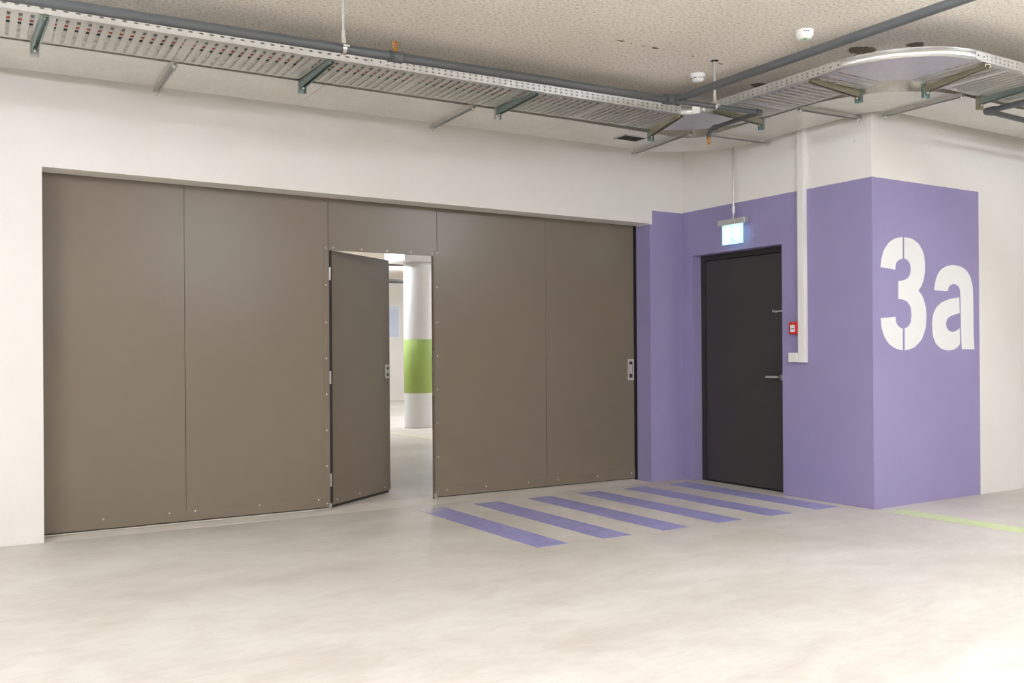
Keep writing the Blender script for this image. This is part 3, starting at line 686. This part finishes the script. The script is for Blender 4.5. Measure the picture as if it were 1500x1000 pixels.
MB().lathe(Q, [(.001, -.027), (.018, -.022), (.027, -.008), (.027, .008), (.018, .022), (.001, .027)], 18).build('elbow', M_PIPE, sp2)
MB().tube([Q+Vector((0, -.02, 0)), Q+Vector((0, -.06, 0))], .026, 16).build('elbow_socket', M_PIPE, sp2)
MB().tube([Q+Vector((.02, 0, 0)), Q+Vector((.06, .002, 0))], .026, 16).build('elbow_socket', M_PIPE, sp2)
def pipe_hanger(x, r, label, y=None, k=-.05):
    y = yp(x) if y is None else y; t = thing('pipe_hanger', (x, y, ZC), label, 'hanger', 'rods holding the sprinkler pipe')
    MB().tube([(x, y, ZP+r+.03), (x, y, ZC+.002)], .0085, 12).build('rod', M_GALV, t)
    MB().tube([(x, y, ZP+r+.028), (x, y, ZP+r+.075)], .011, 10).build('rod_coupling', M_RIVET, t)
    MB().lathe((x, y, ZC), [(.028, 0), (.028, -.003), (.01, -.006)], 18).build('ceiling_flange', M_FRAME, t)
    a = MB(); n = 24; rr = r+.004
    d = Vector((1, k, 0)).normalized(); s = Vector((-k, 1, 0)).normalized()
    pts = [Vector((x, y, ZP))+rr*(math.cos(2*math.pi*k/n)*s+math.sin(2*math.pi*k/n)*Vector((0, 0, 1))) for k in range(n+1)]
    for q in range(n):
        a.obox((pts[q]+pts[q+1])/2, d, (pts[q+1]-pts[q]).normalized(), d.cross((pts[q+1]-pts[q]).normalized()), (-.011, -rr*.14, -.002), (.011, rr*.14, .002))
    a.build('clamp_ring', M_STEEL, t)
    MB().box((x-.010, y-.012, ZP+r+.0), (x+.010, y+.012, ZP+r+.032)).build('clamp_saddle', M_RIVET, t, .002)
    MB().tube([(x-.018, y-r-.016, ZP+.006), (x+.018, y-r-.016, ZP+.006)], .006, 8).build('clamp_bolt', M_RIVET, t)
pipe_hanger(1.373, .027, 'threaded ceiling rod with bright clamp holding the thick pipe near the upright sprinkler head')
pipe_hanger(4.07, .018, 'ceiling rod with clamp holding the thin pipe above the exit sign', T.y+(E1.y-T.y)*(4.07-T.x)/(E1.x-.01-T.x), (E1.y-T.y)/(E1.x-.01-T.x))

# ------------------------------------------------------------------ smoke detectors
def detector(x, y, label, tall=False):
    t = thing('smoke_detector', (x, y, ZC), label, 'smoke detector', 'smoke detectors on the ceiling')
    if not tall:
        MB().lathe((x, y, ZC+.002), [(.052, 0), (.056, -.004), (.056, -.018), (.053, -.022)], 32).build('base', M_PLAST, t)
        MB().lathe((x, y, ZC-.02), [(.050, 0), (.050, -.010), (.042, -.026), (.030, -.036), (.012, -.038)], 32).build('sensor_cap', M_PLAST, t)
        for k in range(8):
            a0 = k*45+8; pts = arc((x, y), .0475, a0, a0+29, 5)
            MB().tube([(px, py, ZC-.034) for px, py in pts], .0028, 6).build('vent_slot', M_FRAME, t)
    else:
        MB().lathe((x, y, ZC+.002), [(.056, 0), (.056, -.034), (.050, -.040)], 32).build('base', M_PLAST, t)
        MB().lathe((x, y, ZC-.038), [(.046, 0), (.044, -.012), (.030, -.018), (.01, -.019)], 32).build('sensor_cap', M_PLAST, t)
        MB().lathe((x-.01, y-.01, ZC-.056), [(.016, 0), (.012, -.002)], 16).build('status_mark', M_LEAD, t)
        for k in range(3):
            a0 = 215+k*14; pts = arc((x, y), .0562, a0, a0+8, 3)
            MB().tube([(px, py, ZC-.016) for px, py in pts], .003, 6).build('print_mark', M_FRAME, t)
detector(4.19, -1.625, 'round white smoke detector with slots beside the thin ceiling rod')
detector(4.135, -2.665, 'plain white smoke detector with a green mark beyond the crossing pipe', True)
detector(1.0, -1.60, 'white smoke detector over the thick pipe, away from the other two')
# little junction box at the tray corner
ja = math.radians(31); jn = Vector((math.cos(ja), math.sin(ja), 0)); jt = Vector((-math.sin(ja), math.cos(ja), 0)); jo = Vector((cb1[0], cb1[1], ZT))+jn*(ri1-.0015)
jb = thing('junction_box', jo, 'small white junction box fixed to the curved tray rail at the corner', 'junction box')
MB().obox(jo, jt, jn, (0, 0, 1), (-.0275, -.016, .0), (.0275, 0, .056)).build('box_body', M_PLAST, jb, .002)
MB().obox(jo, jt, jn, (0, 0, 1), (-.029, -.021, -.001), (.029, -.016, .057)).build('box_lid', M_PLAST, jb, .002)

# ------------------------------------------------------------------ the hall behind the gate
px, py, pr = 6.255, 7.32, .236
pil = thing('concrete_pillar', (px, py, 0), 'round white pillar with a green band standing in the hall behind the gate', 'pillar')
MB().lathe((px, py, -.002), [(pr, 0), (pr, 2.73)], 48).build('shaft', M_NUM, pil)
MB().lathe((px, py, .575), [(pr+.001, 0), (pr+.002, .001), (pr+.002, .885), (pr+.001, .886)], 48).build('green_band', M_GREENP, pil, label='green painted band')
MB().box((px-.42, py-.38, 2.73), (px+.9, py+.38, ZC+.002)).build('pillar_head', M_NUM, pil, .004)
MB().lathe((px, py, 0), [(pr+.004, 0), (pr+.004, .004)], 48).build('foot_joint', M_FRAME, pil)
for k, (y0, z0) in enumerate(((9.62, 2.95), (13.7, 2.95))):
    t = thing('hall_pipe', (7, y0, z0), ('dark pipe crossing the hall behind the green banded pillar, the upper one', 'dark pipe crossing the hall behind the green banded pillar, the lower one')[k], 'pipe')
    MB().tube([(3, y0+.5, z0), (12.5, y0-.6, z0)], .04 if k == 0 else .045, 14).build('pipe_run', M_FRAME, t)
    for x in (4.5, 7.25, 10.5):
        yy = y0+.5-1.1*(x-3)/9.5
        MB().tube([(x, yy, z0), (x, yy, ZC)], .008, 8).build('rod', M_GALV, t)
        MB().tube([(x-.03, yy+.004, z0), (x+.03, yy-.004, z0)], .052, 14).build('clamp', M_GALV, t)
po = thing('wall_poster', (9.6, YB, 1.65), 'pale blue framed notice on the far wall of the hall', 'notice')
MB().box((9.22, YB-.02, 1.64), (9.99, YB+.002, 2.54)).build('frame', M_PLAST, po, .004)
MB().box((9.26, YB-.024, 1.68), (9.95, YB-.02, 2.50)).build('sheet', M_POSTER, po)
